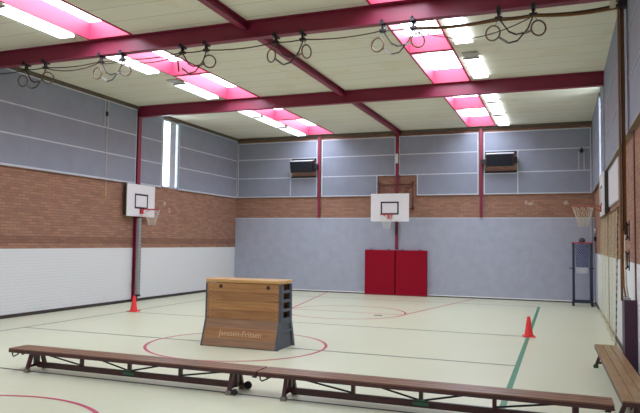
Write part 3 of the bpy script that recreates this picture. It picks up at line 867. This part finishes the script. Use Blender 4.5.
for q_ in (-1, 1): end_piece(.0, .443, False, q_).build('end_frame', M['vault_end'], base)
b = MB()
for zz in (.1355, .300):
    s = half(zz); b.box(-HL + .06, HL - .06, -s - .001, -s + .015, zz - .002, zz + .007)
b.build('seam', M['seam_pale'], base)
wm = [M['vault_wood'], M['vault_wood_b'], M['vault_wood'], M['vault_wood_b']]
for k in range(4):
    b = MB(); board(b, zs[k] + .002, zs[k + 1] - .002, 0)
    s = b.build('section', wm[k], vb)
    for q_ in (-1, 1): end_piece(zs[k] + .002, zs[k + 1] - .002, True, q_).build('end_frame', M['vault_end'], s)
    sc = MB(); z = (zs[k] + zs[k + 1]) / 2
    for q in (-1, 1):
        for dz in (-.035, .035): sc.sphere((q * (HL - .10), -half(z) - .001, z + dz), .007, n=8)
    sc.build('screw', M['screw'], s)
    if k == 3:
        hb = MB()
        for q in (-.42, .46):
            hb.tube([(q, -half(z) - .003, z + .015), (q, -half(z) + .015, z + .015)], .034, 16)
        hb.build('grip_hole', M['vault_hole'], s)
lid = MB(); lid.box(-HL - .005, HL + .005, -.218, .218, 1.045, 1.11, bevel=.02, seg=3); lid.build('top_pad', M['vault_top'], vb)
cu = bpy.data.curves.new('lettering', 'FONT'); cu.body = 'Janssen-Fritsen'; cu.size = .13; cu.align_x = 'CENTER'; cu.align_y = 'CENTER'; cu.extrude = .0015
tmp = bpy.data.objects.new('lettering_tmp', cu); COL.objects.link(tmp)
bpy.context.view_layer.update()
me = bpy.data.meshes.new_from_object(tmp.evaluated_get(bpy.context.evaluated_depsgraph_get()))
bpy.data.objects.remove(tmp)
me.name = 'lettering'; me.materials.clear(); me.materials.append(M['letter'])
lt = bpy.data.objects.new('lettering', me); COL.objects.link(lt); lt.parent = base
zt = .218; tilt = math.atan((.355 - .213) / .44)
lt.location = (.0, -half(zt) - .0015, zt); lt.rotation_euler = (PI / 2 - tilt, 0, 0)

# ------------------------------------------------------------------ benches
def make_bench(label, loc, rz, top_m, frame_m, foot_m, L=3.64, group='long gym benches'):
    """runs along local x from 0 to L; hooks at x=0, wheels at x=L"""
    t = thing('gym_bench', label, 'bench', loc, rz, group)
    HT = .29; W = .155
    sm = MB(); gw = .004; w3 = 2 * W / 3
    for k in range(3):
        sm.box(0, L, -W + k * w3 + (gw if k else 0), -W + (k + 1) * w3 - (gw if k < 2 else 0), HT - .014, HT, bevel=.003)
    seat = sm.build('seat', top_m, t)
    MB().box(0, L, -W - .001, W + .001, HT - .055, HT - .014).build('seat_underframe', frame_m, seat)
    MB().box(.36, L - .36, -.022, .022, .045, .115, bevel=.004).build('balance_rail', frame_m, t)
    ux = [.33, 1.08, 1.82, 2.56, L - .33]
    for x in ux[1:4]: MB().box(x - .02, x + .02, -.02, .02, .115, HT - .058).build('upright', frame_m, t)
    for (a, za, b, zb) in ((.42, .225, ux[1] - .02, .125), (ux[1] + .22, .228, ux[2] - .03, .12), (ux[2] + .03, .12, ux[3] - .22, .228), (ux[3] + .02, .125, L - .42, .225)):
        MB().tube([(a, 0, za), (b, 0, zb)], .0105, 8).build('brace', M['dark_steel'], t)
    for i, x in enumerate((ux[0], ux[4])):
        MB().box(x - .03, x + .03, -.028, .028, .06, HT - .058).build('end_post', frame_m, t)
        MB().bar((x, -.13, .075), (x, .13, .075), .022, .03).build('tie_bar', M['dark_steel'], t)
        for s in (-1, 1):
            lg = MB(); lg.bar((x, s * .085, HT - .058), (x - .0, s * .155, .04), .042, .04, up=(1, 0, 0)); lb = lg.build('leg', frame_m, t)
            MB().box(x - .032, x + .032, s * .16 - .032, s * .16 + .032, 0, .045, bevel=.005).build('foot', foot_m, lb)
            if i == 1:
                wr = .034 if s < 0 else .046; wy = s * .165; wl = MB(); wl.tube([(x + .075, wy - .014, wr + .003), (x + .075, wy + .014, wr + .003)], wr, 18); wl.tube([(x + .02, wy, .06), (x + .075, wy, wr + .005)], .012, 6)
                wl.build('wheel', M['rubber'], t)
    for y in (-.10, .05):
        hk = MB(); hk.tube([(.012, y, HT - .05), (.010, y, HT - .07), (.012, y, HT - .10), (.035, y, HT - .115), (.065, y, HT - .10), (.10, y, HT - .085), (.13, y, HT - .054)], .0085, 6)
        hk.build('hook', M['dark_steel'], t)
    hk = MB(); hk.tube([(L - .36 + .47 - .10, -.08, HT - .058), (L - .08, -.08, HT - .085), (L - .03, -.08, HT - .085), (L - .02, -.08, HT - .058)], .008, 6)
    hk.build('hook', M['dark_steel'], t)
    MB().box(ux[2] - .085, ux[2] + .085, -.027, -.0225, .068, .10).box(ux[2] - .05, ux[2] + .05, -.026, .022, .112, .128).build('label_plate', M['label_green'], t)
    return t
make_bench('long brown gym bench in front, the left one of the row', (-6.86, 6.645, 0), 0, M['bench_wood'], M['bench_frame'], M['foot_grey'])
make_bench('long brown gym bench in front, the right one of the row', (-3.20, 6.645, 0), 0, M['bench_wood'], M['bench_frame'], M['foot_grey'])
ang = math.atan2(-3.64, .085)
make_bench('tan plank gym bench standing along the right wall', (.595, 10.34, 0), ang, M['bench_tan'], M['bench_frame'], M['foot_green'])

# ------------------------------------------------------------------ world
w = bpy.data.worlds.new('sky'); SC.world = w; w.use_nodes = True
bg = w.node_tree.nodes['Background']; bg.inputs[0].default_value = (.80, .90, 1.0, 1); bg.inputs[1].default_value = 1.0

# ------------------------------------------------------------------ camera
f, yaw, pitch, roll = 634.9, math.radians(20.86), math.radians(3.171), math.radians(.740)
cam = bpy.data.cameras.new('camera'); co = bpy.data.objects.new('camera', cam); COL.objects.link(co)
fw = Vector((-math.sin(yaw) * math.cos(pitch), math.cos(yaw) * math.cos(pitch), math.sin(pitch)))
r = Vector((math.cos(yaw), math.sin(yaw), 0)); u = r.cross(fw)
r2 = math.cos(roll) * r + math.sin(roll) * u; u2 = -math.sin(roll) * r + math.cos(roll) * u
Mx = Matrix(((r2.x, u2.x, -fw.x, 0), (r2.y, u2.y, -fw.y, 0), (r2.z, u2.z, -fw.z, 1.75), (0, 0, 0, 1)))
co.matrix_world = Mx
cam.sensor_width = 36; cam.lens = f / 640 * 36; cam.clip_start = .05; cam.clip_end = 200
SC.camera = co

# ------------------------------------------------------------------ view
vs = SC.view_settings; vs.view_transform = 'Standard'; vs.look = 'None'; vs.gamma = 1; vs.exposure = 0.35; vs.use_curve_mapping = False
SC.cycles.use_denoising = True
SC.cycles.max_bounces = 10; SC.cycles.diffuse_bounces = 6; SC.cycles.transparent_max_bounces = 24
SC.cycles.sample_clamp_indirect = 10
